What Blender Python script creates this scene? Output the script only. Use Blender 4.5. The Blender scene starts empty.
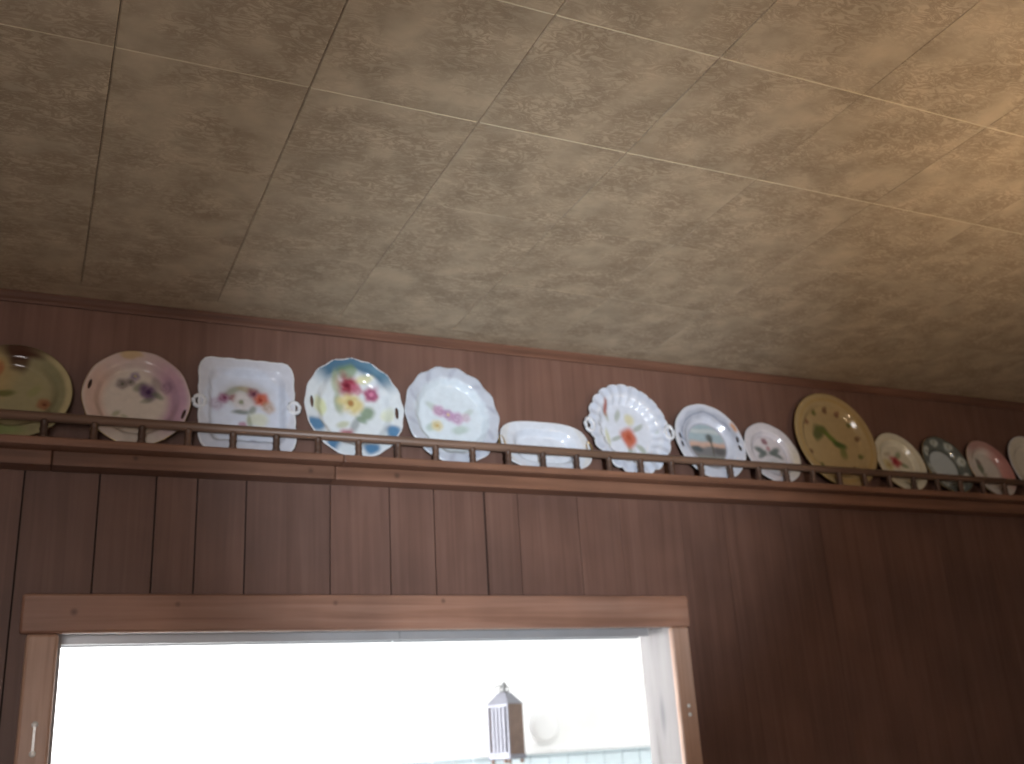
import bpy, bmesh, math, random
import numpy as np
from mathutils import Vector, Matrix

random.seed(7)
scene = bpy.context.scene
COL = scene.collection

# ------------------------------------------------------------------ camera
EYE, DIST = 1.68, 2.42                     # eye height, distance to the panelled wall (y = 0)
R_ = Vector((0.90908163, -0.41255996, -0.05800753))
U_ = Vector((-0.08744733, -0.32508851, 0.94163179))
F_ = Vector((0.40733715, 0.85094755, 0.33160926))
cam_d = bpy.data.cameras.new('camera')
cam = bpy.data.objects.new('camera', cam_d)
COL.objects.link(cam)
m = Matrix.Identity(4)
for i in range(3):
    m[i][0], m[i][1], m[i][2] = R_[i], U_[i], -F_[i]
m.translation = (0, -DIST, EYE)
cam.matrix_world = m
cam_d.sensor_width = 36
cam_d.lens = 1032.65 / 1024 * 36
cam_d.clip_start = 0.02
cam_d.dof.use_dof = True                 # the phone focused short of the wall
cam_d.dof.focus_distance = 1.5
cam_d.dof.aperture_fstop = 5.0
scene.camera = cam

# ------------------------------------------------------------------ world, lights, exposure
vs = scene.view_settings
vs.view_transform = 'Standard'
vs.look = 'None'
vs.gamma = 1
vs.use_curve_mapping = False
vs.exposure = 0.0

world = bpy.data.worlds.new('world')
scene.world = world
world.use_nodes = True
bg = world.node_tree.nodes['Background']
bg.inputs[0].default_value = (0.62, 0.75, 1.0, 1)
bg.inputs[1].default_value = 1.0


def light(name, kind, loc, target, energy, color, **kw):
    l = bpy.data.lights.new(name, kind)
    l.energy = energy
    l.color = color
    for k, v in kw.items():
        setattr(l, k, v)
    o = bpy.data.objects.new(name, l)
    COL.objects.link(o)
    o.location = loc
    if target is not None:
        o.rotation_euler = (Vector(target) - Vector(loc)).to_track_quat('-Z', 'Y').to_euler()
    return o


CEIL = 2.725
X0, X1, Y0 = -1.7, 4.6, -4.8               # the room; the panelled wall is y = 0
OX0, OX1, OZ = 0.065, 1.59, 1.962          # doorway opening
WT = 0.165                                 # wall thickness
BX0, BX1, BY1, BCEIL = -1.3, 4.2, 2.2, 2.5   # room beyond the doorway

# daylight from the window in the rear wall of this room
light('window_daylight', 'AREA', (-0.55, Y0 + 0.02, 1.45), (0.5, 0, 1.7), 48, (1.0, 0.92, 0.88),
      shape='RECTANGLE', size=1.2, size_y=1.1)
# added narrow spot for the cool patch mid-wall, standing in for lens glare
light('glare_patch_spot', 'SPOT', (-0.60, Y0 + 0.15, 1.15), (1.20, 0, 2.47), 930, (0.80, 0.90, 1.0),
      spot_size=math.radians(21.5), spot_blend=1.0, shadow_soft_size=0.05)
# daylight from the big window in the left wall of the room beyond
light('far_window_daylight', 'AREA', (BX0 + 0.15, 1.40, 1.45), (2.4, BY1, 1.65), 115, (0.97, 0.98, 1.0),
      shape='RECTANGLE', size=0.9, size_y=1.2, spread=math.radians(105))


# ------------------------------------------------------------------ helpers
def lin(c):
    return tuple(((v / 255) / 12.92 if v / 255 <= 0.04045 else ((v / 255 + 0.055) / 1.055) ** 2.4) for v in c)


def mesh_obj(name, verts, faces, mat, parent=None, smooth=False):
    me = bpy.data.meshes.new(name)
    me.from_pydata([tuple(v) for v in verts], [], [tuple(f) for f in faces])
    me.update()
    if mat is not None:
        for mm in (mat if isinstance(mat, (list, tuple)) else [mat]):
            me.materials.append(mm)
    if smooth:
        me.polygons.foreach_set('use_smooth', [True] * len(me.polygons))
    o = bpy.data.objects.new(name, me)
    COL.objects.link(o)
    if parent is not None:
        o.parent = parent
    return o


def bm_obj(name, bm, mat, parent=None, smooth=False):
    me = bpy.data.meshes.new(name)
    bm.normal_update()
    bm.to_mesh(me)
    bm.free()
    if mat is not None:
        me.materials.append(mat)
    if smooth:
        me.polygons.foreach_set('use_smooth', [True] * len(me.polygons))
    o = bpy.data.objects.new(name, me)
    COL.objects.link(o)
    if parent is not None:
        o.parent = parent
    return o


def box_bm(x0, x1, y0, y1, z0, z1, bevel=0.0, seg=1, bm=None):
    own = bm is None
    bm = bm or bmesh.new()
    r = bmesh.ops.create_cube(bm, size=1)
    for v in r['verts']:
        v.co = Vector(((x0 + x1) / 2 + v.co.x * (x1 - x0), (y0 + y1) / 2 + v.co.y * (y1 - y0),
                       (z0 + z1) / 2 + v.co.z * (z1 - z0)))
    if bevel:
        es = list({e for v in r['verts'] for e in v.link_edges})
        bmesh.ops.bevel(bm, geom=es, offset=bevel, segments=seg, affect='EDGES', profile=0.5)
    return bm


def box(name, x0, x1, y0, y1, z0, z1, mat, parent=None, bevel=0.0, seg=1):
    return bm_obj(name, box_bm(x0, x1, y0, y1, z0, z1, bevel, seg), mat, parent)


def tube(name, pts, r, mat, parent=None, n=8, closed=False, squash=None):
    """round bar swept along points; r may be a list"""
    pts = [Vector(p) for p in pts]
    N = len(pts)
    rs = r if isinstance(r, (list, tuple)) else [r] * N
    verts, faces = [], []
    for i, p in enumerate(pts):
        a = pts[(i - 1) % N] if (closed or i > 0) else p
        b = pts[(i + 1) % N] if (closed or i < N - 1) else p
        t = (b - a).normalized()
        ref = Vector((0, 0, 1)) if abs(t.z) < 0.9 else Vector((0, 1, 0))
        if squash is not None:
            ref = Vector(squash)
        s = t.cross(ref).normalized()
        q = s.cross(t).normalized()
        for k in range(n):
            an = 2 * math.pi * k / n
            verts.append(p + s * (rs[i] * math.cos(an)) + q * (rs[i] * math.sin(an)))
    for i in range(N if closed else N - 1):
        j = (i + 1) % N
        for k in range(n):
            k2 = (k + 1) % n
            faces.append((i * n + k, i * n + k2, j * n + k2, j * n + k))
    if not closed:
        faces.append(tuple(range(n))[::-1])
        faces.append(tuple((N - 1) * n + k for k in range(n)))
    return mesh_obj(name, verts, faces, mat, parent, True)


def lathe(name, prof, mat, parent=None, n=32, M=None, smooth=True):
    """profile of (r, z) turned about z, optional matrix"""
    verts, faces = [], []
    for r, z in prof:
        for k in range(n):
            a = 2 * math.pi * k / n
            verts.append(Vector((r * math.cos(a), r * math.sin(a), z)))
    for i in range(len(prof) - 1):
        for k in range(n):
            k2 = (k + 1) % n
            faces.append((i * n + k, i * n + k2, (i + 1) * n + k2, (i + 1) * n + k))
    faces.append(tuple(range(n))[::-1])
    faces.append(tuple((len(prof) - 1) * n + k for k in range(n)))
    if M is not None:
        verts = [M @ v for v in verts]
    return mesh_obj(name, verts, faces, mat, parent, smooth)


def empty(name, loc=(0, 0, 0), rz=0):
    o = bpy.data.objects.new(name, None)
    o.empty_display_size = 0.05
    COL.objects.link(o)
    o.location = loc
    o.rotation_euler = (0, 0, rz)
    return o


def tag(o, label, cat, group=None):
    o['label'] = label
    o['category'] = cat
    if group:
        o['group'] = group
    return o


def struct(o, label=None):
    o['kind'] = 'structure'
    if label:
        o['label'] = label
    return o


# ------------------------------------------------------------------ materials
def new_mat(name):
    mt = bpy.data.materials.new(name)
    mt.use_nodes = True
    nt = mt.node_tree
    return mt, nt, nt.nodes['Principled BSDF']


def node(nt, kind, **kw):
    n = nt.nodes.new(kind)
    for k, v in kw.items():
        setattr(n, k, v)
    return n


def ramp(nt, fac, stops):
    n = nt.nodes.new('ShaderNodeValToRGB')
    e = n.color_ramp.elements
    while len(e) < len(stops):
        e.new(0.5)
    for i, (p, c) in enumerate(stops):
        e[i].position = p
        e[i].color = (*c, 1) if len(c) == 3 else c
    nt.links.new(fac, n.inputs[0])
    return n.outputs[0]


def mixc(nt, fac, a, b, blend='MIX'):
    n = nt.nodes.new('ShaderNodeMix')
    n.data_type = 'RGBA'
    n.blend_type = blend
    for sock, val in ((n.inputs[0], fac), (n.inputs[6], a), (n.inputs[7], b)):
        if hasattr(val, 'links') or hasattr(val, 'is_output'):
            nt.links.new(val, sock)
        elif isinstance(val, (int, float)):
            sock.default_value = val
        else:
            sock.default_value = (*val, 1)
    return n.outputs[2]


def wood(name, dark, mid, light_c, axis='z', rough=0.45, knots=(), vary=0.25, scale=1.0, spec=0.4):
    mt, nt, bs = new_mat(name)
    tc = node(nt, 'ShaderNodeTexCoord')
    oi = node(nt, 'ShaderNodeObjectInfo')
    off = node(nt, 'ShaderNodeVectorMath', operation='SCALE')
    off.inputs[0].default_value = (13.1, 7.7, 21.3)
    nt.links.new(oi.outputs['Random'], off.inputs['Scale'])
    ad = node(nt, 'ShaderNodeVectorMath', operation='ADD')
    nt.links.new(tc.outputs['Object'], ad.inputs[0])
    nt.links.new(off.outputs[0], ad.inputs[1])
    mp = node(nt, 'ShaderNodeMapping')
    s = {'z': (55, 55, 2.2), 'x': (2.2, 55, 55)}[axis]
    mp.inputs['Scale'].default_value = tuple(v * scale for v in s)
    nt.links.new(ad.outputs[0], mp.inputs[0])
    n1 = node(nt, 'ShaderNodeTexNoise')
    n1.inputs['Scale'].default_value = 1
    n1.inputs['Detail'].default_value = 6
    n1.inputs['Distortion'].default_value = 0.6
    nt.links.new(mp.outputs[0], n1.inputs[0])
    n2 = node(nt, 'ShaderNodeTexNoise')
    n2.inputs['Scale'].default_value = 4
    n2.inputs['Detail'].default_value = 3
    nt.links.new(ad.outputs[0], n2.inputs[0])
    c = ramp(nt, n1.outputs[0], [(0.30, dark), (0.52, mid), (0.75, light_c)])
    v = ramp(nt, n2.outputs[0], [(0.3, (0.78, 0.78, 0.78)), (0.7, (1.12, 1.1, 1.06))])
    c = mixc(nt, 1.0, c, v, 'MULTIPLY')
    if vary:
        rv = ramp(nt, oi.outputs['Random'], [(0, (1 - vary, 1 - vary, 1 - vary)), (1, (1 + vary * .6, 1 + vary * .55, 1 + vary * .5))])
        c = mixc(nt, 1.0, c, rv, 'MULTIPLY')
    for kx, ky, kz, kr in knots:                       # dark knots of the board itself
        d = node(nt, 'ShaderNodeVectorMath', operation='DISTANCE')
        nt.links.new(tc.outputs['Object'], d.inputs[0])
        d.inputs[1].default_value = (kx, ky, kz)
        mr = node(nt, 'ShaderNodeMapRange', interpolation_type='SMOOTHSTEP')
        mr.inputs['From Min'].default_value = kr * 1.5
        mr.inputs['From Max'].default_value = kr * 0.1
        nt.links.new(d.outputs['Value'], mr.inputs[0])
        c = mixc(nt, mr.outputs[0], c, tuple(x * 0.55 for x in dark))
    nt.links.new(c, bs.inputs['Base Color'])
    bs.inputs['Roughness'].default_value = rough
    bs.inputs['Specular IOR Level'].default_value = spec
    bp = node(nt, 'ShaderNodeBump')
    bp.inputs['Strength'].default_value = 0.12
    bp.inputs['Distance'].default_value = 0.002
    nt.links.new(n1.outputs[0], bp.inputs['Height'])
    nt.links.new(bp.outputs[0], bs.inputs['Normal'])
    return mt


def plain(name, col, rough=0.6, metallic=0.0, noise=0.0, nscale=20, bump=0.0):
    mt, nt, bs = new_mat(name)
    bs.inputs['Roughness'].default_value = rough
    bs.inputs['Metallic'].default_value = metallic
    tc = node(nt, 'ShaderNodeTexCoord')
    n1 = node(nt, 'ShaderNodeTexNoise')
    n1.inputs['Scale'].default_value = nscale
    n1.inputs['Detail'].default_value = 4
    nt.links.new(tc.outputs['Object'], n1.inputs[0])
    a = tuple(max(0, x * (1 - noise)) for x in col)
    b = tuple(min(1, x * (1 + noise)) for x in col)
    c = ramp(nt, n1.outputs[0], [(0.3, a), (0.7, b)])
    nt.links.new(c, bs.inputs['Base Color'])
    if bump:
        bp = node(nt, 'ShaderNodeBump')
        bp.inputs['Strength'].default_value = bump
        bp.inputs['Distance'].default_value = 0.003
        nt.links.new(n1.outputs[0], bp.inputs['Height'])
        nt.links.new(bp.outputs[0], bs.inputs['Normal'])
    return mt


M_plank = wood('panel_wood', (0.130, 0.066, 0.049), (0.155, 0.081, 0.061), (0.180, 0.098, 0.075), 'z', 0.5, vary=0.10, spec=0.4)
M_core = plain('panel_backing', (0.03, 0.016, 0.012), 0.9)
M_crown = wood('crown_wood', (0.09, 0.042, 0.028), (0.14, 0.066, 0.044), (0.18, 0.09, 0.062), 'x', 0.4, vary=0.05)
M_shelf = wood('shelf_wood', (0.15, 0.072, 0.046), (0.21, 0.105, 0.068), (0.26, 0.135, 0.09), 'x', 0.42, vary=0.22,
               knots=((0.585, -0.06, 2.325, 0.007), (0.19, -0.06, 2.332, 0.006), (0.80, -0.06, 2.324, 0.008)))
M_rail = wood('rail_wood', (0.12, 0.07, 0.048), (0.18, 0.11, 0.078), (0.24, 0.15, 0.11), 'x', 0.38, vary=0.0)
M_spindle = wood('spindle_wood', (0.065, 0.034, 0.024), (0.105, 0.058, 0.04), (0.14, 0.08, 0.055), 'z', 0.42, vary=0.2)
M_casing = wood('casing_wood', (0.30, 0.155, 0.105), (0.38, 0.205, 0.145), (0.44, 0.26, 0.19), 'x', 0.4, vary=0.06,
                knots=((0.30, -0.022, 2.016, 0.006), (0.655, -0.022, 2.019, 0.006), (0.925, -0.022, 2.024, 0.006), (0.09, -0.022, 2.0, 0.008)))
M_casing_v = wood('casing_upright_wood', (0.48, 0.30, 0.22), (0.57, 0.37, 0.28), (0.64, 0.43, 0.34), 'z', 0.38, vary=0.05)
M_paint_white = plain('white_painted_wall', (0.86, 0.86, 0.85), 0.7, noise=0.02)
M_room_wall = plain('room_wall_paint', (0.42, 0.33, 0.25), 0.8, noise=0.08, nscale=6)
M_floor = plain('brown_carpet', (0.16, 0.12, 0.09), 0.95, noise=0.25, nscale=160, bump=0.4)
M_track = plain('aluminium_track', (0.50, 0.51, 0.53), 0.4, metallic=0.6, noise=0.06, nscale=12)
M_glass, _nt, _b = new_mat('window_glass')
_b.inputs['Transmission Weight'].default_value = 1
_b.inputs['Roughness'].default_value = 0.0
M_glint = plain('glint_white_steel', (0.92, 0.92, 0.90), 0.2, metallic=0.1)  # bright white puts the glints of the casing fittings into the colour


def jamb_mat():
    mt, nt, bs = new_mat('worn_white_jamb')
    tc = node(nt, 'ShaderNodeTexCoord')
    mp = node(nt, 'ShaderNodeMapping')
    mp.inputs['Scale'].default_value = (18, 18, 3.0)
    nt.links.new(tc.outputs['Object'], mp.inputs[0])
    n = node(nt, 'ShaderNodeTexNoise')
    n.inputs['Scale'].default_value = 1.0
    n.inputs['Detail'].default_value = 5
    nt.links.new(mp.outputs[0], n.inputs[0])
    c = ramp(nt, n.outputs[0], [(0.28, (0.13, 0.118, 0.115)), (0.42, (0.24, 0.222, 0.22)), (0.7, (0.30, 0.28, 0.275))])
    # dark scuff where the door rubbed
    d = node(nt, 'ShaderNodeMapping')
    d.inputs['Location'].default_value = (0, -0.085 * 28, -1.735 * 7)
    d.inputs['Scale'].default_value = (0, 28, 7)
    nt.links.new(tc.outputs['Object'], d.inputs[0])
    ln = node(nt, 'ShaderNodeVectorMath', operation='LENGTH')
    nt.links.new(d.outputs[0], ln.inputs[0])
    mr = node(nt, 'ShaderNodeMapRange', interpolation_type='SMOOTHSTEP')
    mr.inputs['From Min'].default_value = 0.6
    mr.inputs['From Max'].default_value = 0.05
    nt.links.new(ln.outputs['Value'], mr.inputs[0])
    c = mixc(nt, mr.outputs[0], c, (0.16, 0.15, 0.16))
    nt.links.new(c, bs.inputs['Base Color'])
    bs.inputs['Roughness'].default_value = 0.6
    return mt


M_jamb = jamb_mat()


def tile_mat(name, base, flecks, use_random=True):
    """mottled, veined pressed-fibre ceiling tile"""
    mt, nt, bs = new_mat(name)
    tc = node(nt, 'ShaderNodeTexCoord')
    geo = node(nt, 'ShaderNodeNewGeometry')
    oi = node(nt, 'ShaderNodeObjectInfo')
    off = node(nt, 'ShaderNodeVectorMath', operation='SCALE')
    off.inputs[0].default_value = (3.7, 9.1, 5.3)
    nt.links.new(oi.outputs['Random'], off.inputs['Scale'])
    ad = node(nt, 'ShaderNodeVectorMath', operation='ADD')
    nt.links.new(geo.outputs['Position'], ad.inputs[0])
    nt.links.new(off.outputs[0], ad.inputs[1])
    mp = node(nt, 'ShaderNodeMapping')
    mp.inputs['Rotation'].default_value = (0, 0, 0.6)
    mp.inputs['Scale'].default_value = (26, 54, 1)
    nt.links.new(ad.outputs[0], mp.inputs[0])
    n1 = node(nt, 'ShaderNodeTexNoise')           # thin broken veins
    n1.inputs['Scale'].default_value = 1.0
    n1.inputs['Detail'].default_value = 5
    n1.inputs['Roughness'].default_value = 0.62
    n1.inputs['Distortion'].default_value = 1.6
    nt.links.new(mp.outputs[0], n1.inputs[0])
    vein = ramp(nt, n1.outputs[0], [(0.40, (0, 0, 0)), (0.485, (1, 1, 1)), (0.52, (1, 1, 1)), (0.60, (0, 0, 0))])
    n2 = node(nt, 'ShaderNodeTexNoise')
    n2.inputs['Scale'].default_value = 9
    n2.inputs['Detail'].default_value = 3
    nt.links.new(ad.outputs[0], n2.inputs[0])
    mask = ramp(nt, n2.outputs[0], [(0.34, (0, 0, 0)), (0.58, (1, 1, 1))])
    mm = node(nt, 'ShaderNodeMath', operation='MULTIPLY')
    nt.links.new(vein, mm.inputs[0])
    nt.links.new(mask, mm.inputs[1])
    m2 = node(nt, 'ShaderNodeMath', operation='MULTIPLY')
    nt.links.new(mm.outputs[0], m2.inputs[0])
    m2.inputs[1].default_value = 0.52
    n3 = node(nt, 'ShaderNodeTexNoise')
    n3.inputs['Scale'].default_value = 14
    n3.inputs['Detail'].default_value = 4
    nt.links.new(ad.outputs[0], n3.inputs[0])
    b = ramp(nt, n3.outputs[0], [(0.3, tuple(x * 0.80 for x in base)), (0.7, tuple(x * 1.12 for x in base))])
    c = mixc(nt, m2.outputs[0], b, flecks)
    nt.links.new(c, bs.inputs['Base Color'])
    bs.inputs['Roughness'].default_value = 0.75
    bs.inputs['Specular IOR Level'].default_value = 0.2
    bp = node(nt, 'ShaderNodeBump')
    bp.inputs['Strength'].default_value = 0.15
    bp.inputs['Distance'].default_value = 0.002
    nt.links.new(n1.outputs[0], bp.inputs['Height'])
    nt.links.new(bp.outputs[0], bs.inputs['Normal'])
    return mt


M_tile = tile_mat('ceiling_tile', (0.495, 0.400, 0.285), (0.21, 0.145, 0.095))
M_tile_edge = plain('ceiling_tile_pale_edge', (0.56, 0.48, 0.34), 0.7, noise=0.1)
M_seam = plain('ceiling_backing', (0.10, 0.075, 0.05), 0.9)

# ------------------------------------------------------------------ the room shell
struct(box('floor', X0, X1, Y0, 0.0, -0.1, 0.0, M_floor))
struct(box('wall_left', X0 - 0.12, X0, Y0, 0.15, 0, CEIL, M_room_wall))
struct(box('wall_right', X1, X1 + 0.12, Y0, 0.15, 0, CEIL, M_room_wall))
bm = bmesh.new()                                      # rear wall with its window opening
WX0, WX1, WZ0, WZ1 = -1.2, 0.1, 0.85, 2.05
for a in ((X0, WX0, 0, CEIL), (WX1, X1, 0, CEIL), (WX0, WX1, 0, WZ0), (WX0, WX1, WZ1, CEIL)):
    box_bm(a[0], a[1], Y0 - 0.15, Y0, a[2], a[3], bm=bm)
struct(bm_obj('wall_rear', bm, M_room_wall))
win = struct(empty('window_1', (WX0, Y0 - 0.08, WZ0)))
for a in ((0, 1.3, 0, 0.06), (0, 1.3, 1.14, 1.2), (0, 0.06, 0.06, 1.14), (1.24, 1.3, 0.06, 1.14), (0.62, 0.68, 0.06, 1.14)):
    box('window_frame', a[0], a[1], -0.03, 0.03, a[2], a[3], M_casing_v, win, 0.004)
for a in ((0.06, 0.62), (0.68, 1.24)):
    box('window_pane', a[0], a[1], -0.003, 0.003, 0.06, 1.14, M_glass, win)

# ceiling: slab with square fibre tiles fixed under it
ceil = struct(box('ceiling', X0, X1, Y0, 0.15, CEIL + 0.012, CEIL + 0.1, M_seam))
TS = 0.3035
tx0, ty0 = 0.046, -1.290                              # one tile corner
g, bv, th = 0.0006, 0.0022, 0.012                     # open side joint, bevel, thickness
h = TS / 2


def tile_mesh(lo, hi, g=g, bv=bv):
    """lo / hi: width of the pale bevel towards the rear / towards the wall"""
    r0 = [(-h + g, -h), (h - g, -h), (h - g, h), (-h + g, h)]
    r1 = [(-h + g + bv, -h + lo), (h - g - bv, -h + lo), (h - g - bv, h - hi), (-h + g + bv, h - hi)]
    dz = (0.0018, 0.0018, 0.0018, 0.0018)
    vv = [(x, y, th) for x, y in r0] + [(x, y, z) for (x, y), z in zip(r0, dz)] + [(x, y, 0) for x, y in r1]
    ff = [(0, 1, 2, 3)] + [(i, 4 + i, 4 + (i + 1) % 4, (i + 1) % 4) for i in range(4)] \
        + [(4 + i, 8 + i, 8 + (i + 1) % 4, 4 + (i + 1) % 4) for i in range(4)] + [(11, 10, 9, 8)]
    me = bpy.data.meshes.new('ceiling_tile')
    me.from_pydata(vv, [], ff)
    me.materials.append(M_tile)
    me.materials.append(M_tile_edge)
    if lo > .001:
        me.polygons[5].material_index = 1
    if hi > .001:
        me.polygons[7].material_index = 1
    me.update()
    return me


PALE, TIGHT = .0016, .0005
row_mesh = {-1: tile_mesh(TIGHT, PALE), 0: tile_mesh(PALE, PALE), 1: tile_mesh(PALE, TIGHT)}
tight = tile_mesh(TIGHT, TIGHT)
fine = {j: tile_mesh(*((TIGHT, PALE), (PALE, PALE), (PALE, TIGHT))[j + 1] if j in (-1, 0, 1) else (TIGHT, TIGHT), .0001, .0008) for j in range(-3, 4)}
i0, i1 = -2, 13
j0 = -3
for i in range(i0, i1):
    for j in range(j0, 4):
        cx, cy = tx0 + (i + .5) * TS, ty0 + (j + .5) * TS
        o = bpy.data.objects.new('ceiling_tile', fine[j] if i >= 3 else row_mesh.get(j, tight))
        COL.objects.link(o)
        o.parent = ceil
        o.location = (cx, cy, CEIL + random.uniform(-0.0002, 0.0002))
gx0, gx1 = tx0 + i0 * TS, tx0 + i1 * TS
gy0, gy1 = ty0 + j0 * TS, ty0 + 4 * TS
for k, a in enumerate(((X0, gx0, Y0, 0), (gx1, X1, Y0, 0), (gx0, gx1, Y0, gy0), (gx0, gx1, gy1, 0))):
    box('ceiling_border', a[0], a[1], a[2], a[3], CEIL, CEIL + 0.012, M_tile, ceil)

# panelled wall: backing with the doorway, boards on its face
bm = bmesh.new()
for a in ((X0, OX0, 0, CEIL + 0.012), (OX1 + 0.012, X1, 0, CEIL + 0.012), (OX0, OX1 + 0.012, OZ + 0.02, CEIL + 0.012)):
    box_bm(a[0], a[1], 0.009, WT - 0.01, a[2], a[3], bm=bm)
wall = struct(bm_obj('wall_back', bm, M_core), 'dark wood panelled wall with vertical grooves')
gr = [-1.70, -1.50, -1.36, -1.15, -0.95, -0.83, -0.62, -0.48, -0.33, -0.18, -0.031, 0.122, 0.243, 0.334, 0.446, 0.648, 0.799, 0.917,
      1.057, 1.153, 1.331, 1.462, 1.661, 1.808, 2.017, 2.163, 2.393, 2.638, 2.854, 3.02, 3.16, 3.38, 3.52, 3.72, 3.93, 4.05, 4.26, 4.42, 4.60]


def gapw(x):
    if abs(x - 1.057) < .01:
        return 0.006
    if x < -0.05 or x < 0.5:
        return 0.0036
    return 0.0030 if x < 1.0 else (0.0018 if x < 1.4 else 0.0006)


PT = 2.349                                             # grooved boards end behind the shelf; plain sheets above
for a, b in ((X0, -0.62), (-0.62, 1.82), (1.82, X1)):
    box('wall_sheet', a + .0003, b - .0003, 0.0, 0.009, PT, CEIL, M_plank, wall)
for a, b in zip(gr[:-1], gr[1:]):
    a2, b2 = a + gapw(a) / 2, b - gapw(b) / 2
    inx0, inx1 = OX0 - 0.03, OX1 + 0.03               # boards stop behind the casing
    if b2 <= inx0 or a2 >= inx1:
        poly = [(a2, 0.0), (b2, 0.0), (b2, PT), (a2, PT)]
    elif a2 >= inx0 and b2 <= inx1:
        poly = [(a2, OZ + .02), (b2, OZ + .02), (b2, PT), (a2, PT)]
    elif a2 < inx0:
        poly = [(a2, 0), (inx0, 0), (inx0, OZ + .02), (b2, OZ + .02), (b2, PT), (a2, PT)]
    else:
        poly = [(a2, OZ + .02), (inx1, OZ + .02), (inx1, 0), (b2, 0), (b2, PT), (a2, PT)]
    n = len(poly)
    vs_ = [(x, 0.0, z) for x, z in poly] + [(x, 0.009, z) for x, z in poly]
    fs = [tuple(range(n)), tuple(range(2 * n - 1, n - 1, -1))] + [(i, n + i, n + (i + 1) % n, (i + 1) % n) for i in range(n)]
    mesh_obj('wall_plank', vs_, fs, M_plank, wall)

# crown strip under the ceiling
prof = [(0.0, CEIL), (0.0, CEIL - .024), (-.006, CEIL - .024), (-.009, CEIL - .019), (-.013, CEIL - .014), (-.018, CEIL - .006), (-.018, CEIL - .0007), ]
vs_ = [(x, y, z) for x in (X0, X1) for y, z in prof]
n = len(prof)
fs = [(i, (i + 1) % n, n + (i + 1) % n, n + i) for i in range(n)] + [tuple(range(n))[::-1], tuple(range(n, 2 * n))]
struct(mesh_obj('trim_1', vs_, fs, M_crown), 'thin reddish brown crown strip between wall and ceiling')

# doorway casing, jambs, sliding track
door = struct(empty('door_1', ((OX0 + OX1) / 2, 0, 0)), 'wide doorway with brown wooden casing into a bright white room')


def dbox(name, *a, **k):
    o = box(name, *a, **k)
    o.parent = door
    o.location = (-(OX0 + OX1) / 2, 0, 0)
    return o


hd = dbox('head_casing', -0.012, 1.640, -0.022, 0.0, OZ - 0.006, 2.039, M_casing, bevel=0.006, seg=2)
hd['label'] = 'broad knotty head board of the doorway casing'
sl = dbox('side_casing', 0.002, OX0, -0.020, 0.0, 0.0, OZ - 0.006, M_casing_v, bevel=0.007, seg=2)
sr = dbox('side_casing', OX1 - 0.013, 1.634, -0.020, 0.0, 0.0, OZ - 0.006, M_casing_v, bevel=0.007, seg=2)
dbox('jamb', OX0 - 0.012, OX0 + 0.006, 0.0, WT, 0.0, OZ + 0.0, M_jamb)
dbox('jamb', OX1, OX1 + 0.012, 0.0, WT, 0.0, OZ + 0.0, M_jamb)
dbox('head_jamb', OX0 - 0.012, OX1 + 0.012, 0.0, WT, OZ, OZ + 0.018, M_jamb)
for a, b in ((OX0 + .006, 0.840), (0.843, 1.560)):      # two lengths of track, butt joint between them
    bm = bmesh.new()
    for y0, y1, z0, z1 in ((0.07, 0.13, OZ - .006, OZ), (0.070, 0.076, OZ - .020, OZ - .006), (0.124, 0.130, OZ - .020, OZ - .006), (0.097, 0.103, OZ - .018, OZ - .006)):
        box_bm(a, b, y0, y1, z0, z1, bm=bm)
    o = bm_obj('door_track', bm, M_track, door)
    o.location = (-(OX0 + OX1) / 2, 0, 0)
# small steel fittings on the casings, coloured bright white as painted glints
lp = dbox('latch_glint', 0.0315, 0.0365, -0.0225, -0.0195, 1.72, 1.775, M_glint)
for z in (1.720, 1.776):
    o = lathe('screw_glint', [(0.0065, 0), (0.0065, .002), (0.003, .0035), (0.0005, .0038)], M_glint, door, 12,
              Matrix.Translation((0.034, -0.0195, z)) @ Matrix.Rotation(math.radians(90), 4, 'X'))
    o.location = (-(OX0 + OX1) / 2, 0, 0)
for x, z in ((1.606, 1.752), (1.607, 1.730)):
    o = lathe('screw_glint', [(0.0055, 0), (0.0055, .002), (0.003, .0035), (0.0005, .0038)], M_glint, door, 12,
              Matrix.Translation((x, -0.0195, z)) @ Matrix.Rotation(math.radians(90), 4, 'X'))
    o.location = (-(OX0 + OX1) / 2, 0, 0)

# ------------------------------------------------------------------ the bright room beyond
M_vinyl = plain('pale_vinyl', (0.62, 0.60, 0.56), 0.5, noise=0.05)
struct(box('floor_beyond', BX0, BX1, 0.0, BY1, -0.1, 0.0, M_vinyl))
struct(box('ceiling_beyond', BX0, BX1, WT, BY1, BCEIL, BCEIL + .1, M_paint_white))
struct(box('wall_beyond_back', BX0, BX1, BY1, BY1 + .12, 0, BCEIL, M_paint_white), 'plain white wall of the room beyond')
struct(box('wall_beyond_right', BX1, BX1 + .1, WT, BY1, 0, BCEIL, M_paint_white))
bm = bmesh.new()
for a in ((WT, .45, 0, BCEIL), (2.05, BY1, 0, BCEIL), (.45, 2.05, 0, .75), (.45, 2.05, 2.35, BCEIL)):
    box_bm(BX0 - .12, BX0, a[0], a[1], a[2], a[3], bm=bm)
struct(bm_obj('wall_beyond_left', bm, M_paint_white))
win2 = struct(empty('window_2', (BX0 - .06, 1.25, 0.75)))
for a in ((-.8, .8, 0, .06), (-.8, .8, 1.54, 1.6), (-.8, -.74, .06, 1.54), (.74, .8, .06, 1.54), (-.03, .03, .06, 1.54)):
    box('window_frame', -.03, .03, a[0], a[1], a[2], a[3], M_paint_white, win2, .004)
for a in ((-.74, -.03), (.03, .74)):
    box('window_pane', -.003, .003, a[0], a[1], .06, 1.54, M_glass, win2)
bm = bmesh.new()
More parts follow.
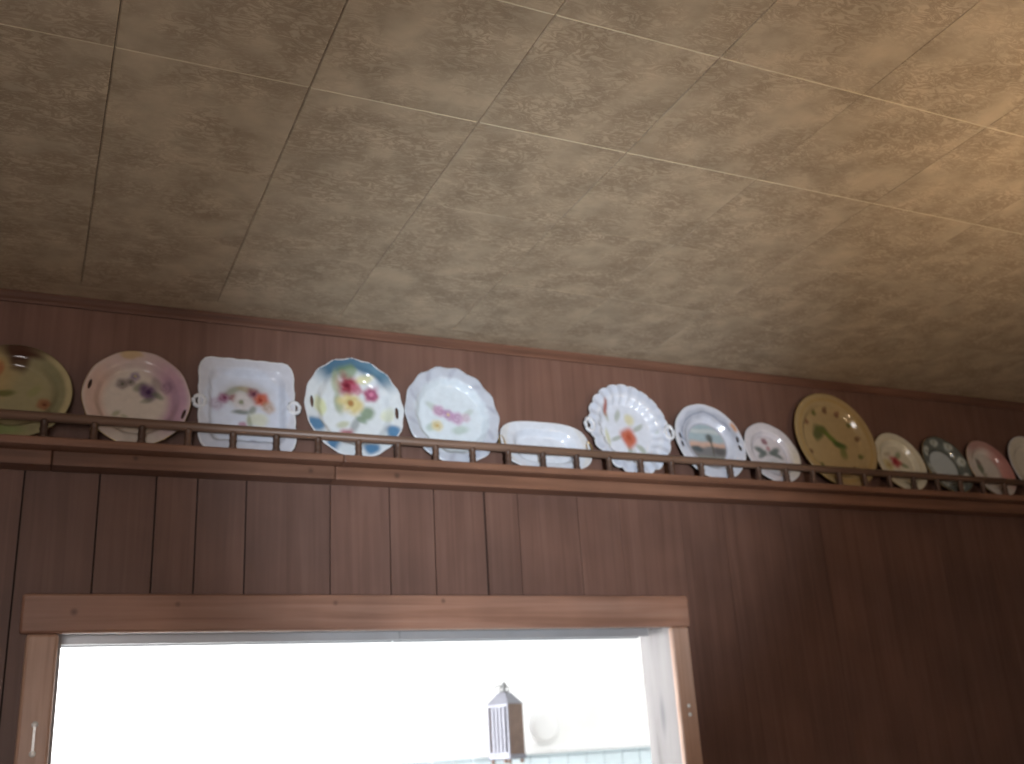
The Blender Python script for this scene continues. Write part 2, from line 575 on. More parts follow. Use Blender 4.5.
for a in ((BX0, OX0 - .012, 0, BCEIL), (OX1 + .012, BX1, 0, BCEIL), (OX0 - .012, OX1 + .012, OZ + .018, BCEIL)):
    box_bm(a[0], a[1], WT - .01, WT, a[2], a[3], bm=bm)
struct(bm_obj('wall_beyond_near', bm, M_paint_white))
M_tile_blue = plain('pale_blue_glazed_tile', (0.52, 0.60, 0.63), 0.2, noise=0.06, nscale=9)
M_tile_cap = plain('blue_grey_tile_cap', (0.38, 0.45, 0.48), 0.25, noise=0.06, nscale=9)
M_grout = plain('tile_grout', (0.30, 0.36, 0.38), 0.9)
WZT = 1.636
wains = struct(box('trim_2', 0.9, BX1, BY1 - .006, BY1, 1.0, WZT - .012, M_grout), 'pale blue tile wainscot along the white wall')
TW = 0.098
bmt = box_bm(-TW / 2 + .0015, TW / 2 - .0015, -.008, 0, -TW / 2 + .0015, TW / 2 - .0015, .002)
tme = bpy.data.meshes.new('wall_tile')
bmt.to_mesh(tme)
bmt.free()
tme.materials.append(M_tile_blue)
for i in range(22):
    for j in range(3):
        o = bpy.data.objects.new('wall_tile', tme)
        COL.objects.link(o)
        o.parent = wains
        o.location = (1.25 + i * TW, BY1 - .006, WZT - .013 - (j + .5) * TW)
for i in range(22):
    box('cap_tile', 1.25 + (i - .5) * TW + .001, 1.25 + (i + .5) * TW - .001, BY1 - .022, BY1 - .001, WZT - .013, WZT, M_tile_cap, wains, .004)

# slatted tin and wood lantern on the far wall
M_tin = plain('pale_tin', (0.16, 0.16, 0.185), 0.45, metallic=0.3, noise=0.1, nscale=30)
M_tin_dark = plain('lantern_inside', (0.015, 0.015, 0.02), 0.8)
M_lwood = plain('lantern_wood', (0.12, 0.073, 0.052), 0.6, noise=0.2, nscale=18)
s = 0.058
LX, LY, LZ = 2.020, BY1 - 0.115, 1.620
lan = empty('lantern', (LX, LY, LZ), math.radians(209 + 90))   # local -y (the slatted face) points along 209 deg
tag(lan, 'small tin and brown wood lantern with slatted face and finial on far wall', 'lantern')
LH = 0.235


def slab(name, x0, x1, y0, y1, z0, z1, mat, bev=0.0):
    return box(name, x0, x1, y0, y1, z0, z1, mat, lan, bev)


slab('base', -s - .004, s + .004, -s - .004, s + .004, 0.004, 0.024, M_tin, .004)
for fx in (-1, 1):
    for fy in (-1, 1):
        lathe('foot', [(.008, 0), (.010, .006), (.006, .02)], M_lwood, lan, 10, Matrix.Translation((fx * s * .8, fy * s * .8, -.014)))
slab('core', -s + .010, s - .010, -s + .014, s - .010, .024, LH, M_tin_dark)
slab('wood_panel', s - .010, s, -s + .002, s, .024, LH + .006, M_lwood, .002)
slab('wood_panel', -s, -s + .010, -s + .002, s, .024, LH + .006, M_lwood, .002)
slab('wood_panel', -s + .010, s - .010, s - .010, s, .024, LH + .006, M_lwood, .002)
for z0, z1 in ((.024, .034), (LH - .008, LH + .004)):
    slab('face_frame', -s, s, -s - .002, -s + .010, z0, z1, M_tin, .001)
for x in (-s, s - .008):
    slab('face_frame', x, x + .008, -s - .002, -s + .010, .034, LH - .008, M_tin, .001)
for k in range(4):
    x = -s + .027 + k * (2 * s - .054) / 3
    slab('slat', x - .0055, x + .0055, -s - .001, -s + .007, .034, LH - .008, M_tin)
a, b, zz0, zz1 = s + .003, .022, LH + .004, LH + .056
vs_ = [(-a, -a, zz0), (a, -a, zz0), (a, a, zz0), (-a, a, zz0), (-b, -b, zz1), (b, -b, zz1), (b, b, zz1), (-b, b, zz1)]
mesh_obj('roof', vs_, [(3, 2, 1, 0), (4, 5, 6, 7)] + [(i, (i + 1) % 4, 4 + (i + 1) % 4, 4 + i) for i in range(4)], M_tin, lan)
M_fin = plain('dull_pewter', (0.10, 0.10, 0.10), 0.6, metallic=0.2, noise=0.2, nscale=60)
fin = lathe('finial', [(.012, zz1), (.016, zz1 + .006), (.007, zz1 + .014), (.012, zz1 + .024), (.013, zz1 + .034), (.006, zz1 + .044), (.002, zz1 + .05)], M_fin, lan, 12)
for sx in (-1, 1):
    tube('scroll', [(sx * (.017 + .011 * math.cos(t)), 0, zz1 + .013 + .011 * math.sin(t)) for t in [k * math.pi / 6 for k in range(12)]], .004, M_fin, lan, 6, True)
# bracket arm to the wall (world direction +y turned into the lantern's own frame)
iv = Matrix.Rotation(-math.radians(299), 4, 'Z')
p0 = Vector((0, 0, zz1 + .03))
pa = iv @ Vector((0, 0.113, 0))
tube('wall_bracket', [p0, p0 + pa * .5 + Vector((0, 0, .006)), p0 + pa], .0035, M_fin, lan, 6)

# round white fitting with a stepped rim beside it
M_plastic = plain('white_plastic', (0.80, 0.80, 0.80), 0.45, noise=0.01)
T = Matrix.Translation((2.262, BY1, 1.760)) @ Matrix.Rotation(math.radians(90), 4, 'X')
dome = empty('smoke_alarm', (2.262, BY1, 1.760))
tag(dome, 'round white domed fitting on the far wall beside the lantern', 'smoke alarm')
iT = Matrix.Translation((-2.262, -BY1, -1.760)) @ T
lathe('mounting_plate', [(.088, 0), (.088, .010), (.082, .016)], M_plastic, dome, 40, iT)
lathe('cover', [(.070, .014), (.072, .026), (.066, .040), (.056, .044), (.030, .045), (.008, .045)], M_plastic, dome, 40, iT)

# ------------------------------------------------------------------ plate shelf
SZ, SF = 2.359, -0.100          # shelf top, front edge
shelf = empty('plate_shelf', (1.4, 0, SZ - .05))
tag(shelf, 'long brown wooden plate shelf with low spindle rail high on the wall', 'shelf')


def spart(o):
    o.parent = shelf
    o.location = (-1.4, 0, -(SZ - .05))
    return o


for a, b in ((X0, 0.655), (0.656, X1)):
    spart(box('shelf_board', a, b, SF, 0.0, SZ - .019, SZ, M_shelf, None, .004, 2))
for a, b in ((X0, 0.019), (0.0205, 0.6445), (0.646, X1)):
    spart(box('fascia_board', a, b, -0.060, 0.0, SZ - .052, SZ - .019, M_shelf, None, .003, 2))
RZ, RY = 2.405, -0.088
for a, b in ((X0, X1),):
    o = tube('rail', [(a, RY, RZ), (b, RY, RZ)], .0110, M_rail, None, 14)
    spart(o)
sp_prof = [(.0095, 0), (.0095, .004), (.0082, .008), (.0078, .014), (.0092, .019), (.0078, .025), (.0082, .032), (.0095, .036), (.0095, .040)]
proto = None
k = 0
x = 0.0975 + 0.0995 * -17
while x < X1 - .03:
    if proto is None:
        proto = lathe('spindle', sp_prof, M_spindle, None, 12)
        o = proto
    else:
        o = proto.copy()
        COL.objects.link(o)
    o.parent = shelf
    o.location = (x - 1.4, RY, .05 - .0005)
    x += 0.0995

# ------------------------------------------------------------------ plates
def porcelain(name, rough=0.13):
    mt, nt, bs = new_mat(name)
    at = node(nt, 'ShaderNodeAttribute')
    at.attribute_name = 'glaze'
    tc = node(nt, 'ShaderNodeTexCoord')
    n1 = node(nt, 'ShaderNodeTexNoise')
    n1.inputs['Scale'].default_value = 60
    n1.inputs['Detail'].default_value = 3
    nt.links.new(tc.outputs['Object'], n1.inputs[0])
    v = ramp(nt, n1.outputs[0], [(0.3, (0.94, 0.94, 0.94)), (0.7, (1.03, 1.03, 1.03))])
    c = mixc(nt, 1.0, at.outputs['Color'], v, 'MULTIPLY')
    nt.links.new(c, bs.inputs['Base Color'])
    bs.inputs['Roughness'].default_value = rough
    bs.inputs['Specular IOR Level'].default_value = 0.5
    bs.inputs['Coat Weight'].default_value = 0.4
    bs.inputs['Coat Roughness'].default_value = 0.06
    return mt


M_porc = porcelain('glazed_porcelain')
M_gilt = plain('worn_gilt', (0.62, 0.45, 0.20), 0.3, metallic=0.85, noise=0.25, nscale=50)
M_olive_edge = plain('olive_glaze_edge', (0.26, 0.22, 0.12), 0.2, noise=0.1)
M_ochre_edge = plain('ochre_glaze_edge', (0.36, 0.24, 0.09), 0.2, noise=0.1)
M_rimwhite = plain('glazed_white_edge', (0.68, 0.69, 0.72), 0.15, noise=0.03)


class Paint:
    """hand-painted decoration worked out point by point on the glaze"""
    def __init__(self, u, v, base, seed):
        self.u, self.v = u, v
        rs = np.random.RandomState(seed)
        self.c = np.tile(np.array(lin(base)), (len(u), 1))
        self.glaze = 1.0
        ph = rs.uniform(0, 6.28, 12)
        f = rs.uniform(5, 15, 12)
        self.n1 = sum(np.sin(f[i] * u + ph[i] + 1.3 * np.sin(f[i + 1] * v + ph[i + 1])) for i in range(0, 6, 2)) / 3
        self.n2 = sum(np.sin(f[i] * v + ph[i] + 1.3 * np.sin(f[i + 1] * u + ph[i + 1])) for i in range(6, 12, 2)) / 3
        self.r = np.hypot(u, v)
        self.th = np.arctan2(v, u)

    def lay(self, a, col):
        a = np.clip(a, 0, 1)[:, None]
        self.c = self.c * (1 - a) + np.array(lin(col)) * a
        return self

    @staticmethod
    def ss(x, a, b):
        t = np.clip((x - a) / (b - a), 0, 1)
        return t * t * (3 - 2 * t)

    def blob(self, x, y, rx, ry, col, k=0.9, rot=0, soft=0.5, wob=0.04):
        u, v = self.u - x + wob * self.n1, self.v - y + wob * self.n2
        c, s = math.cos(rot), math.sin(rot)
        a, b = (u * c + v * s) / rx, (-u * s + v * c) / ry
        return self.lay(k * (1 - self.ss(np.hypot(a, b), 1 - soft, 1 + soft * .4)), col)

    def leaf(self, x, y, l, w, rot, col=(92, 112, 84), k=0.8):
        return self.blob(x, y, l, w, col, k, rot, 0.6, 0.02)

    def flower(self, x, y, r, col, heart=None, petals=5, k=0.9, shade=0.7):
        u, v = self.u - x, self.v - y
        d, t = np.hypot(u, v) / r, np.arctan2(v, u)
        edge = 0.92 + 0.05 * np.cos(petals * t + 1.0) + 0.22 * self.n1
        self.lay(k * (1 - self.ss(d, edge - .45, edge + .30)), col)
        dark = tuple(c * shade for c in col)
        self.lay(0.5 * k * (1 - self.ss(d, 0.4, 1.0)) * (0.5 + 0.5 * np.cos(2 * t + 9 * d + 4 * self.n2)), dark)
        if heart:
            self.lay(0.9 * (1 - self.ss(d, .12, .38)), heart)
        return self

    def ring(self, r0, r1, col, k=0.9, soft=0.04, ang=None, aw=1.0, asoft=0.5, wob=0.0):
        r = self.r + wob * self.n1
        a = k * self.ss(r, r0 - soft, r0 + soft) * (1 - self.ss(r, r1 - soft, r1 + soft))
        if ang is not None:
            d = np.abs((self.th - ang + math.pi) % (2 * math.pi) - math.pi)
            a = a * (1 - self.ss(d, aw - asoft, aw + asoft))
        return self.lay(a, col)


def make_plate(name, cx, D, label, paint, base=(225, 225, 228), outline=None, depth=0.018, well=0.60, H=None,
               slots=(), flute=None, edge=None, edge_r=0.0022, seed=1, asp=1.0, by=-0.071, nth=144, nr=42, mat=None, cat='plate'):
    """dish standing on the shelf and leaning back on the wall; u right, v up, w towards the room"""
    R = D / 2
    of = outline or (lambda t: np.ones_like(t))
    th = np.linspace(0, 2 * np.pi, nth, endpoint=False)
    Rt = R * of(th)
    ts = np.concatenate([np.linspace(0.02, 1.0, nr)])
    U = (ts[:, None] * (Rt * np.cos(th))[None, :])
    V = (ts[:, None] * (Rt * np.sin(th))[None, :]) * asp
    t = np.repeat(ts[:, None], nth, 1)
    q = np.clip((t - well) / (1 - well), 0, 1)
    W = -depth + depth * (0.72 * Paint.ss(q, 0, .45) + 0.28 * q)     # flat well, step, flaring rim
    if flute:
        W = W + flute[1] * np.cos(flute[0] * th)[None, :] * Paint.ss(t, well, 1)
    co = np.stack([U, V, W], -1).reshape(-1, 3)
    c0 = np.array([[0, 0, -depth]])
    co = np.concatenate([co, c0])
    quads = []
    for i in range(nr - 1):
        for j in range(nth):
            j2 = (j + 1) % nth
            quads.append((i * nth + j, (i + 1) * nth + j, (i + 1) * nth + j2, i * nth + j2))
    tri = [(nr * nth, j, (j + 1) % nth) for j in range(nth)]
    for (sx, sy, a, b, rot) in slots:                                  # pierced handles
        c, s_ = math.cos(rot), math.sin(rot)
        du, dv = co[:, 0] / R - sx, co[:, 1] / R / asp - sy
        ea, eb = (du * c + dv * s_) / a, (-du * s_ + dv * c) / b
        e = np.hypot(ea, eb)
        keep, cut = [], []
        for f in quads:
            (cut if e[list(f)].mean() < 1 else keep).append(f)
        bd = {i for f in cut for i in f} & {i for f in keep for i in f}
        quads = keep
        for i in bd:                                                   # round the hole off
            k = 1 / max(e[i], 1e-3)
            pa, pb = ea[i] * k * a, eb[i] * k * b
            co[i, 0] = R * (sx + pa * c - pb * s_)
            co[i, 1] = R * asp * (sy + pa * s_ + pb * c)
    vmin, vmax = V.min(), V.max()
    TH = 0.0042
    Hh = vmax - vmin
    lean = math.radians(20)                                            # lean back until the foot or rim meets the wall
    cb = co[:, 2] - TH
    while (by + (co[:, 1] - vmin) * math.sin(lean) - cb * math.cos(lean)).max() > -0.0015 - (edge_r if edge else 0):
        lean -= 0.002
    up = np.array([0, math.sin(lean), math.cos(lean)])
    nm = np.array([0, -math.cos(lean), math.sin(lean)])
    xx = np.array([1.0, 0, 0])

    def place(p):
        p = np.asarray(p)
        return p[..., 0:1] * xx + (p[..., 1:2] - vmin) * up + p[..., 2:3] * nm

    root = empty(name, (cx, by, SZ + TH * math.sin(lean) + 0.0008 + (edge_r * .6 if edge else 0)))
    tag(root, label, cat)
    P3 = place(co)
    used = sorted({i for f in quads for i in f} | {i for f in tri for i in f})
    idx = {v: k for k, v in enumerate(used)}
    fs = [tuple(idx[i] for i in f) for f in quads] + [tuple(idx[i] for i in f) for f in tri]
    body = mesh_obj('plate_body' if cat == 'plate' else 'dish_body', P3[used], fs, mat or M_porc, root, True)
    pt = Paint(co[used, 0] / R, co[used, 1] / R / asp, base, seed)
    paint(pt)
    ca = body.data.color_attributes.new('glaze', 'FLOAT_COLOR', 'POINT')
    ca.data.foreach_set('color', np.concatenate([np.clip(pt.c * pt.glaze, 0, 1), np.ones((len(used), 1))], 1).ravel())
    md = body.modifiers.new('thickness', 'SOLIDIFY')
    md.thickness = TH
    md.offset = -1
    if edge:
        ring = place(np.stack([Rt * np.cos(th), Rt * np.sin(th) * asp, W[-1] - TH * .4], -1))
        e_ = tube('edge_band', [tuple(p) for p in ring[::2]], edge_r, edge, root, 6, True, squash=tuple(nm))
    return root, place, R


def loop_handle(root, place, R, ang, off, ru, rv, r, mat, gilt=None):
    """ring handle outside the rim, in the plane of the plate"""
    cu, cv = off * R * math.cos(ang), off * R * math.sin(ang)
    pts = []
    for k in range(20):
        t = 2 * math.pi * k / 20
        a, b = ru * math.cos(t), rv * math.sin(t)
        pts.append((cu + a * math.cos(ang) - b * math.sin(ang), cv + a * math.sin(ang) + b * math.cos(ang), -0.002))
    P = place(np.array(pts))
    return tube('handle', [tuple(p) for p in P], r, mat, root, 8, True)


def scal(n, a, ph=0.0, sharp=False):
    if sharp:
        return lambda t: 1 - a + a * np.abs(np.sin(n * t / 2 + ph)) ** 0.7
    return lambda t: 1 - a / 2 + a / 2 * np.cos(n * t + ph)


def squarish(n, asp=1.0, wav=0.012, wn=24):
    def f(t):
        c, s_ = np.abs(np.cos(t)), np.abs(np.sin(t)) / asp
        return (c ** n + s_ ** n) ** (-1 / n) * (1 + wav * np.cos(wn * t))
    return f


ROSE, LEAF, GREY = (150, 66, 84), (104, 122, 92), (128, 128, 124)


def p_olive(p):
    p.ring(.70, .90, (118, 118, 88), .55, .06, 0.1, 1.0)
    p.blob(-.45, .35, .5, .6, (178, 152, 104), .7)
    p.blob(.15, .93, .62, .26, (70, 38, 30), .95, 0, .6, .05)
    p.blob(.05, .70, .22, .26, (70, 38, 30), .8, 0, .6, .05)
    p.ring(.90, 1.2, (186, 172, 132), .85, .04, 0.05, 0.95)
    p.blob(-.28, .52, .10, .16, (168, 96, 58), .7)
    p.leaf(-.16, .02, .24, .09, .2, (92, 96, 48), .8)
    p.flower(.55, -.18, .13, (150, 92, 62), (96, 50, 34), 5, .8)
    p.blob(-.55, -.25, .12, .16, (170, 98, 50), .6)
    p.blob(-.3, -.85, .6, .2, (132, 148, 92), .7)
    p.leaf(.35, .1, .2, .1, .9, (138, 140, 84), .5)


def p_violet(p):
    p.ring(.62, .98, (206, 158, 142), .55, .10, math.pi, 0.9)
    p.ring(.58, .98, (178, 128, 162), .75, .12, 0.1, 1.0)
    p.ring(.70, 1.2, (186, 150, 158), .45, .10, 1.4, 0.9)
    p.blob(-.15, .90, .26, .10, (190, 160, 104), .7)
    for x, y, r in ((-.27, .34, .13), (-.12, .40, .10)):
        p.flower(x, y, r, (128, 116, 118), (92, 96, 78), 5, .75)
    p.flower(-.04, .53, .12, (132, 112, 150), (180, 170, 120), 5, .75)
    p.leaf(.05, .30, .17, .09, .6, (112, 120, 96), .7)
    p.leaf(.36, .40, .10, .18, .3, (142, 130, 126), .6)
    p.flower(.22, .21, .20, (104, 72, 116), (70, 44, 84), 5, .9)
    p.leaf(.40, .14, .14, .08, -.4, (112, 122, 100), .7)
    p.leaf(.20, .02, .16, .07, .3, (128, 134, 112), .6)
    p.flower(.55, .32, .15, (158, 126, 146), None, 5, .65)
    p.leaf(-.36, -.30, .12, .06, .6, (142, 146, 108), .6)
    p.leaf(-.20, -.36, .10, .05, -.4, (142, 146, 108), .5)


def p_square(p):
    p.ring(.93, 1.6, (196, 186, 184), .3, .05)
    p.blob(0, .30, .58, .34, (176, 164, 148), .6, 0, .7)
    p.flower(-.62, .05, .17, (178, 158, 180), None, 5, .6)
    p.flower(-.45, .22, .15, (150, 82, 116), (110, 50, 80), 5, .8)
    p.flower(-.27, .22, .12, (142, 64, 66), None, 5, .75)
    p.leaf(-.26, .40, .24, .09, .5, (132, 136, 110), .7)
    p.leaf(.02, .46, .24, .08, -.1, (160, 146, 110), .7)
    p.flower(.17, .36, .17, (134, 66, 88), (90, 40, 60), 5, .8)
    p.flower(.31, .22, .19, (198, 92, 62), (150, 54, 40), 6, .9)
    p.flower(.46, .05, .17, (186, 150, 118), None, 5, .6)
    p.leaf(-.10, -.10, .22, .08, .05, (96, 104, 90), .8)
    p.leaf(.14, -.04, .12, .08, 1.2, (110, 118, 96), .7)
    p.flower(-.10, .14, .22, (208, 202, 202), (128, 132, 104), 6, .95, .88)
    p.blob(.24, -.27, .26, .2, (206, 208, 170), .6)
    p.leaf(.07, -.32, .06, .22, 0.1, (136, 142, 112), .6)
    p.flower(-.08, -.42, .10, (172, 110, 134), None, 5, .7)
    p.flower(-.30, -.80, .10, (160, 164, 192), None, 5, .35)
    p.flower(.15, -.82, .10, (160, 164, 192), None, 5, .35)


def p_roses(p):
    p.ring(.76, 1.2, (56, 98, 126), .95, .07, 1.50, 0.92, .28, .03)
    p.ring(.86, 1.2, (118, 158, 178), .5, .05, 1.0, 0.25)
    for a in (3.60, 4.15, 5.05, 5.75):
        p.blob(.88 * math.cos(a), .88 * math.sin(a), .17, .15, (44, 108, 152), .9)
    p.blob(-.10, .74, .22, .16, (112, 136, 92), .75)
    p.leaf(-.32, .52, .10, .26, .2, (150, 160, 116), .7)
    p.leaf(.25, .62, .20, .09, .2, (206, 200, 140), .75)
    p.blob(-.68, .02, .16, .17, (206, 212, 158), .8)
    p.blob(.68, -.08, .15, .16, (212, 216, 176), .55)
    p.leaf(-.28, .12, .10, .24, .1, (126, 142, 98), .7)
    p.leaf(.28, -.05, .18, .14, .4, (104, 130, 92), .8)
    p.leaf(.02, -.30, .10, .20, -.5, (120, 128, 130), .65)
    p.leaf(-.22, -.30, .15, .08, .4, (168, 172, 120), .6)
    p.leaf(.16, -.18, .14, .09, -.4, (96, 124, 86), .7)
    p.flower(-.04, .14, .25, (212, 196, 136), (160, 110, 66), 6, .95, .9)
    p.flower(-.09, .50, .23, (156, 42, 66), (110, 24, 46), 6, .95)
    p.flower(.10, .42, .13, (196, 110, 136), None, 5, .7)
    p.flower(.40, .35, .18, (168, 66, 112), (206, 130, 160), 6, .9)
    p.flower(-.13, -.52, .17, (166, 66, 84), (200, 120, 130), 5, .85)


def p_pale(p):
    p.ring(.78, 1.2, (168, 170, 186), .55, .06, None, 1, .5, .05)
    for k in range(10):
        a = k * .628 + .2
        p.blob(.86 * math.cos(a), .86 * math.sin(a), .05, .16, (148, 148, 170), .4, a + .8)
    p.leaf(-.36, .20, .18, .08, -.6, (176, 190, 182), .7)
    p.leaf(-.42, -.22, .16, .10, .4, (162, 184, 176), .7)
    p.leaf(.18, -.24, .22, .10, .2, (168, 188, 178), .7)
    p.leaf(.40, .12, .16, .07, .5, (176, 190, 182), .6)
    p.flower(-.22, .12, .15, (192, 140, 176), None, 5, .75)
    p.flower(-.04, .06, .14, (176, 126, 172), (206, 180, 140), 5, .75)
    p.flower(.14, .00, .15, (188, 142, 182), None, 5, .7)
    p.flower(.34, .02, .11, (204, 178, 196), None, 5, .6)
    p.flower(-.30, -.18, .14, (212, 198, 148), (190, 160, 100), 5, .75)


def p_plainwhite(p):
    p.ring(.86, 1.2, (208, 204, 196), .5, .04)


def p_orange(p):
    p.ring(.82, 1.2, (186, 196, 216), .5, .05)
    p.blob(-.47, .48, .07, .19, (168, 92, 74), .9, .08)
    p.leaf(-.44, .30, .05, .14, .1, (150, 158, 130), .5)
    p.leaf(-.50, -.15, .06, .22, .1, (188, 190, 136), .65)
    p.leaf(-.16, .34, .07, .18, -.4, (152, 160, 140), .65)
    p.leaf(.12, .27, .14, .15, 0, (206, 198, 146), .75)
    p.leaf(.30, .10, .18, .06, .5, (140, 150, 130), .65)
    p.leaf(-.30, -.18, .16, .06, .4, (142, 152, 136), .65)
    p.leaf(.00, -.42, .07, .18, .1, (128, 142, 120), .65)
    p.leaf(.28, -.38, .17, .07, -.6, (136, 148, 120), .65)
    p.leaf(.12, -.58, .03, .22, .1, (140, 150, 124), .6)
    p.flower(.02, -.13, .24, (190, 98, 70), (166, 74, 52), 4, .95, .88)
    p.flower(.70, -.02, .05, (180, 190, 180), None, 5, .5)


def p_scene(p):
    p.ring(.68, .88, (150, 158, 178), .55, .05, 1.7, 1.7, .3, .03)
    for k in range(26):
        a = .5 + k * .105
        p.blob(.78 * math.cos(a), .78 * math.sin(a), .03, .05, (110, 116, 138), .55, a)
    p.ring(.53, .57, (138, 142, 160), .7, .02)
    inn = 1 - Paint.ss(p.r, .51, .55)
    v = p.v + .03 * p.n1
    p.lay(inn, (160, 178, 186))
    p.lay(inn * .8 * (1 - Paint.ss(np.abs(v - .34), .0, .1)), (196, 202, 202))
    p.lay(inn * (1 - Paint.ss(v, -.02, .12)), (198, 166, 150))
    p.lay(inn * .9 * (1 - Paint.ss(v, -.14, -.02)), (106, 112, 118))
    p.lay(inn * .8 * (1 - Paint.ss(v, -.42, -.26)), (136, 140, 128))
    p.blob(-.32, -.16, .20, .10, (74, 84, 88), .85)
    p.blob(.10, -.05, .045, .34, (92, 88, 80), .85)
    p.blob(.10, .16, .14, .12, (84, 88, 84), .8)
    p.blob(.30, -.18, .20, .15, (90, 88, 88), .85)
    p.ring(.88, 1.02, (206, 150, 104), .9, .03, .48, .13, .06)


def p_sprig(p):
    p.ring(.60, .64, (172, 168, 188), .6, .03)
    p.ring(.70, .73, (184, 180, 196), .45, .03)
    p.leaf(-.30, .12, .30, .13, -.5, (104, 114, 112), .95)
    p.leaf(-.28, .00, .28, .10, .6, (104, 114, 112), .9)
    p.leaf(.22, .12, .30, .13, .5, (104, 114, 112), .95)
    p.leaf(.24, .00, .30, .11, -.5, (104, 114, 112), .9)
    p.flower(-.04, .44, .12, (142, 92, 104), None, 5, .85)
    p.flower(.02, .22, .09, (178, 120, 128), None, 5, .7)
    p.blob(0, -.35, .5, .25, (176, 184, 186), .55)
    p.ring(.72, 1.2, (216, 206, 178), .6, .08, -.4, .7)


def p_ochre(p):
    p.ring(.86, .90, (162, 126, 58), .5, .03)
    p.blob(-.34, .16, .13, .22, (86, 92, 54), .95, -.3)
    p.blob(-.18, .24, .20, .10, (92, 98, 50), .95, -.2)
    p.blob(.00, .10, .22, .10, (96, 112, 46), .95, -.6)
    p.blob(.16, -.06, .20, .12, (70, 92, 44), .95, -.4)
    p.blob(.20, -.24, .10, .14, (104, 112, 58), .8)
    for k, a in enumerate((.15, .62, 1.1, 1.55, 2.0, 2.5, 3.5, 4.0, 4.6, 5.3, 5.85)):
        p.flower(.68 * math.cos(a), .68 * math.sin(a), .07, ((108, 76, 52), (92, 98, 48), (120, 78, 58))[k % 3], None, 5, .85)


def p_redflower(p):
    p.flower(-.40, -.05, .22, (196, 178, 124), (170, 140, 86), 5, .75)
    p.leaf(.16, .30, .22, .11, .7, (124, 138, 100), .8)
    p.leaf(.28, -.05, .20, .10, -.3, (118, 132, 96), .8)
    p.leaf(-.28, .34, .18, .08, .3, (150, 136, 116), .6)
    p.flower(-.06, .08, .24, (176, 58, 66), (136, 30, 46), 5, .95)
    p.blob(0, -.36, .42, .16, (156, 172, 172), .7)
    p.ring(.78, .82, (186, 172, 126), .5, .03)


def p_lattice(p):
    p.ring(.58, 1.2, (84, 90, 84), .9, .03)
    for k in range(8):
        a = k * math.pi / 4 + .2
        p.blob(.79 * math.cos(a), .79 * math.sin(a), .13, .19, (196, 204, 200), .95, a, .4)
        p.flower(.80 * math.cos(a), .80 * math.sin(a), .09, (138, 138, 122), None, 5, .6)
    p.ring(.56, .62, (70, 76, 72), .85, .02)
    p.ring(.95, 1.2, (84, 90, 84), .7, .02)


def p_pink(p):
    p.ring(.55, 1.2, (182, 116, 112), .85, .14, .1, .9, .5)
    p.ring(.72, 1.2, (170, 116, 112), .75, .12, 1.5, 1.0, .6)
    p.blob(-.30, .12, .14, .34, (92, 104, 82), .85)
    p.flower(-.26, .28, .12, (140, 122, 118), None, 5, .7)
    p.leaf(-.22, -.20, .18, .08, .7, (120, 126, 98), .6)


def p_cream(p):
    p.ring(.80, .84, (186, 178, 160), .5, .03)


make_plate('dinner_plate', -0.070, 0.236, 'yellowish olive plate with brown shaded top and small flowers', p_olive, (158, 148, 112),
           depth=.020, well=.62, edge=M_olive_edge, edge_r=.0018, seed=3, asp=1.00)
make_plate('cake_plate', 0.186, 0.236, 'round cream plate with violet flowers, mauve rim and slanted slot handles', p_violet, (214, 203, 192),
           outline=scal(10, .012), depth=.020, well=.66, edge=M_gilt, edge_r=.0016, seed=4, asp=1.06,
           slots=((-.865, .20, .030, .115, -.22), (.868, -.30, .030, .115, -.30)))
r, pl, R = make_plate('square_plate', 0.435, 0.224, 'square white plate with ring handles and painted mixed flowers', p_square, (206, 212, 226),
                      outline=squarish(10, 1.08, .009, 20), depth=.020, well=.70, edge=M_rimwhite, edge_r=.0028, seed=5, asp=1.02)
for ang in (0, math.pi):
    loop_handle(r, pl, R, ang, 1.0, .0130, .0150, .0052, M_rimwhite)
make_plate('cake_plate', 0.700, 0.254, 'blue-topped white plate with red and yellow roses and slot handles', p_roses, (212, 219, 224),
           outline=scal(16, .022), depth=.020, well=.64, flute=(16, .0012), edge=M_rimwhite, edge_r=.002, seed=6, asp=1.110,
           slots=((-.855, .05, .036, .125, 0), (.855, -.06, .036, .125, 0)))
make_plate('dinner_plate', 0.962, 0.262, 'pale bluish white scalloped plate with faint pink flower spray', p_pale, (210, 220, 228),
           outline=scal(14, .030), depth=.020, well=.66, flute=(14, .0016), edge=M_rimwhite, edge_r=.0016, seed=7, asp=1.100)
r, pl, R = make_plate('oval_dish', 1.228, 0.262, 'plain white oval dish standing on its long edge', p_plainwhite, (214, 220, 230),
                      outline=squarish(3.2, 0.55, 0.0, 4), depth=.026, well=.55, edge=M_rimwhite, edge_r=.0022, seed=8, asp=1.05, cat='dish', nth=160)
for ang in (0, math.pi):
    loop_handle(r, pl, R, ang, 1.0, .008, .022, .0026, M_gilt)
r, pl, R = make_plate('scalloped_plate', 1.497, 0.262, 'white fluted plate with orange flower and small loop handles', p_orange, (212, 217, 228),
                      outline=scal(22, .045, 0, True), depth=.022, well=.60, flute=(22, .0018), edge=M_rimwhite, edge_r=.002, seed=9, asp=1.085, nth=176)
for ang in (-.02, math.pi - .02):
    loop_handle(r, pl, R, ang, 0.985, .0130, .020, .0054, M_rimwhite)
make_plate('scenic_plate', 1.768, 0.236, 'blue-grey rimmed plate painted with a landscape scene', p_scene, (204, 209, 222),
           outline=scal(12, .010), depth=.020, well=.56, edge=M_rimwhite, seed=10, asp=1.05,
           slots=((.85, .11, .042, .085, -.1), (.85, -.12, .042, .085, .1), (-.85, .11, .04, .085, .1), (-.85, -.12, .04, .085, -.1)))
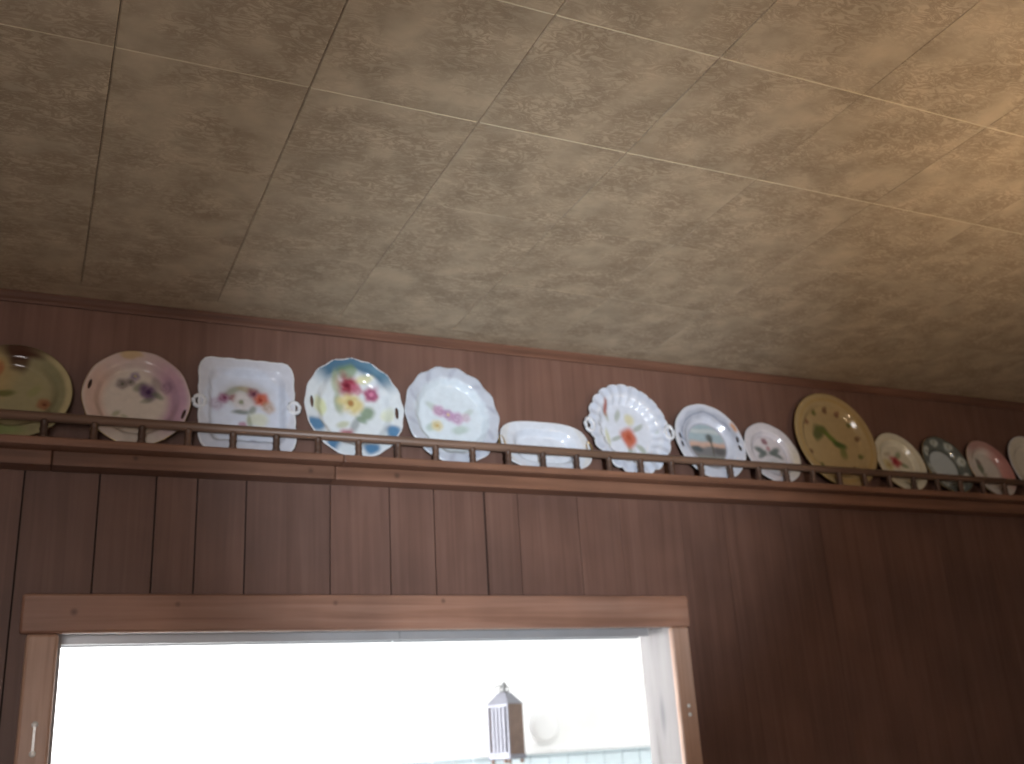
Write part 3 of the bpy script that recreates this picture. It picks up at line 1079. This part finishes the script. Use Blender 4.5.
make_plate('side_plate', 1.990, 0.193, 'small white plate with dark crossed leaves and a tiny bud', p_sprig, (214, 210, 216),
           outline=scal(8, .014), depth=.016, well=.62, edge=M_rimwhite, edge_r=.0016, seed=11, asp=1.09)
make_plate('charger_plate', 2.243, 0.308, 'large ochre yellow plate with green leaf motif and ring of dots', p_ochre, (170, 147, 106),
           depth=.020, well=.68, edge=M_ochre_edge, edge_r=.0018, seed=12, asp=1.04)
make_plate('side_plate', 2.498, 0.197, 'small cream plate with a red flower beside the ochre plate', p_redflower, (210, 204, 184),
           depth=.018, well=.62, edge=M_gilt, edge_r=.0014, seed=13, asp=1.08)
make_plate('side_plate', 2.700, 0.196, 'plate with dark panelled grey-green rim and plain pale centre', p_lattice, (186, 196, 200),
           outline=scal(8, .02), depth=.018, well=.58, edge=M_gilt, edge_r=.0014, seed=14, asp=1.10)
make_plate('side_plate', 2.900, 0.196, 'small white plate with pink shaded rim and a dark green flower', p_pink, (206, 200, 194),
           depth=.018, well=.60, edge=M_gilt, edge_r=.0014, seed=15, asp=1.09)
make_plate('dinner_plate', 3.113, 0.218, 'plain cream plate beside the small pink-rimmed plate', p_cream, (210, 204, 190),
           depth=.018, well=.62, edge=M_rimwhite, seed=16, asp=1.10)

# ------------------------------------------------------------------ floor lamp that throws warm light at the ceiling
lx, ly = 1.95, -1.75
lamp = empty('floor_lamp', (lx, ly, 0))
tag(lamp, 'brass floor lamp with upward glass bowl', 'lamp')
M_brass = plain('lamp_brass', (0.55, 0.42, 0.2), 0.35, metallic=0.9)
M_bowl = plain('lamp_bowl', (0.55, 0.48, 0.38), 0.5)
lathe('base', [(.14, 0), (.14, .015), (.05, .03), (.015, .05)], M_brass, lamp, 28)
lathe('pole', [(.012, .03), (.012, 1.84)], M_brass, lamp, 12)
lathe('bowl', [(.02, 1.83), (.07, 1.85), (.115, 1.91), (.13, 1.98), (.124, 1.98), (.108, 1.915), (.066, 1.86), (.02, 1.845)], M_bowl, lamp, 32)
M_bulb, nt, bs = new_mat('bulb_glow')
bs.inputs['Emission Color'].default_value = (1, .75, .45, 1)
bs.inputs['Emission Strength'].default_value = 6
lathe('bulb', [(.012, 1.84), (.025, 1.87), (.025, 1.895), (.01, 1.915), (.002, 1.918)], M_bulb, lamp, 16)
light('floor_lamp_light', 'POINT', (lx, ly, 1.95), None, 18, (1.0, 0.77, 0.52), shadow_soft_size=0.03)
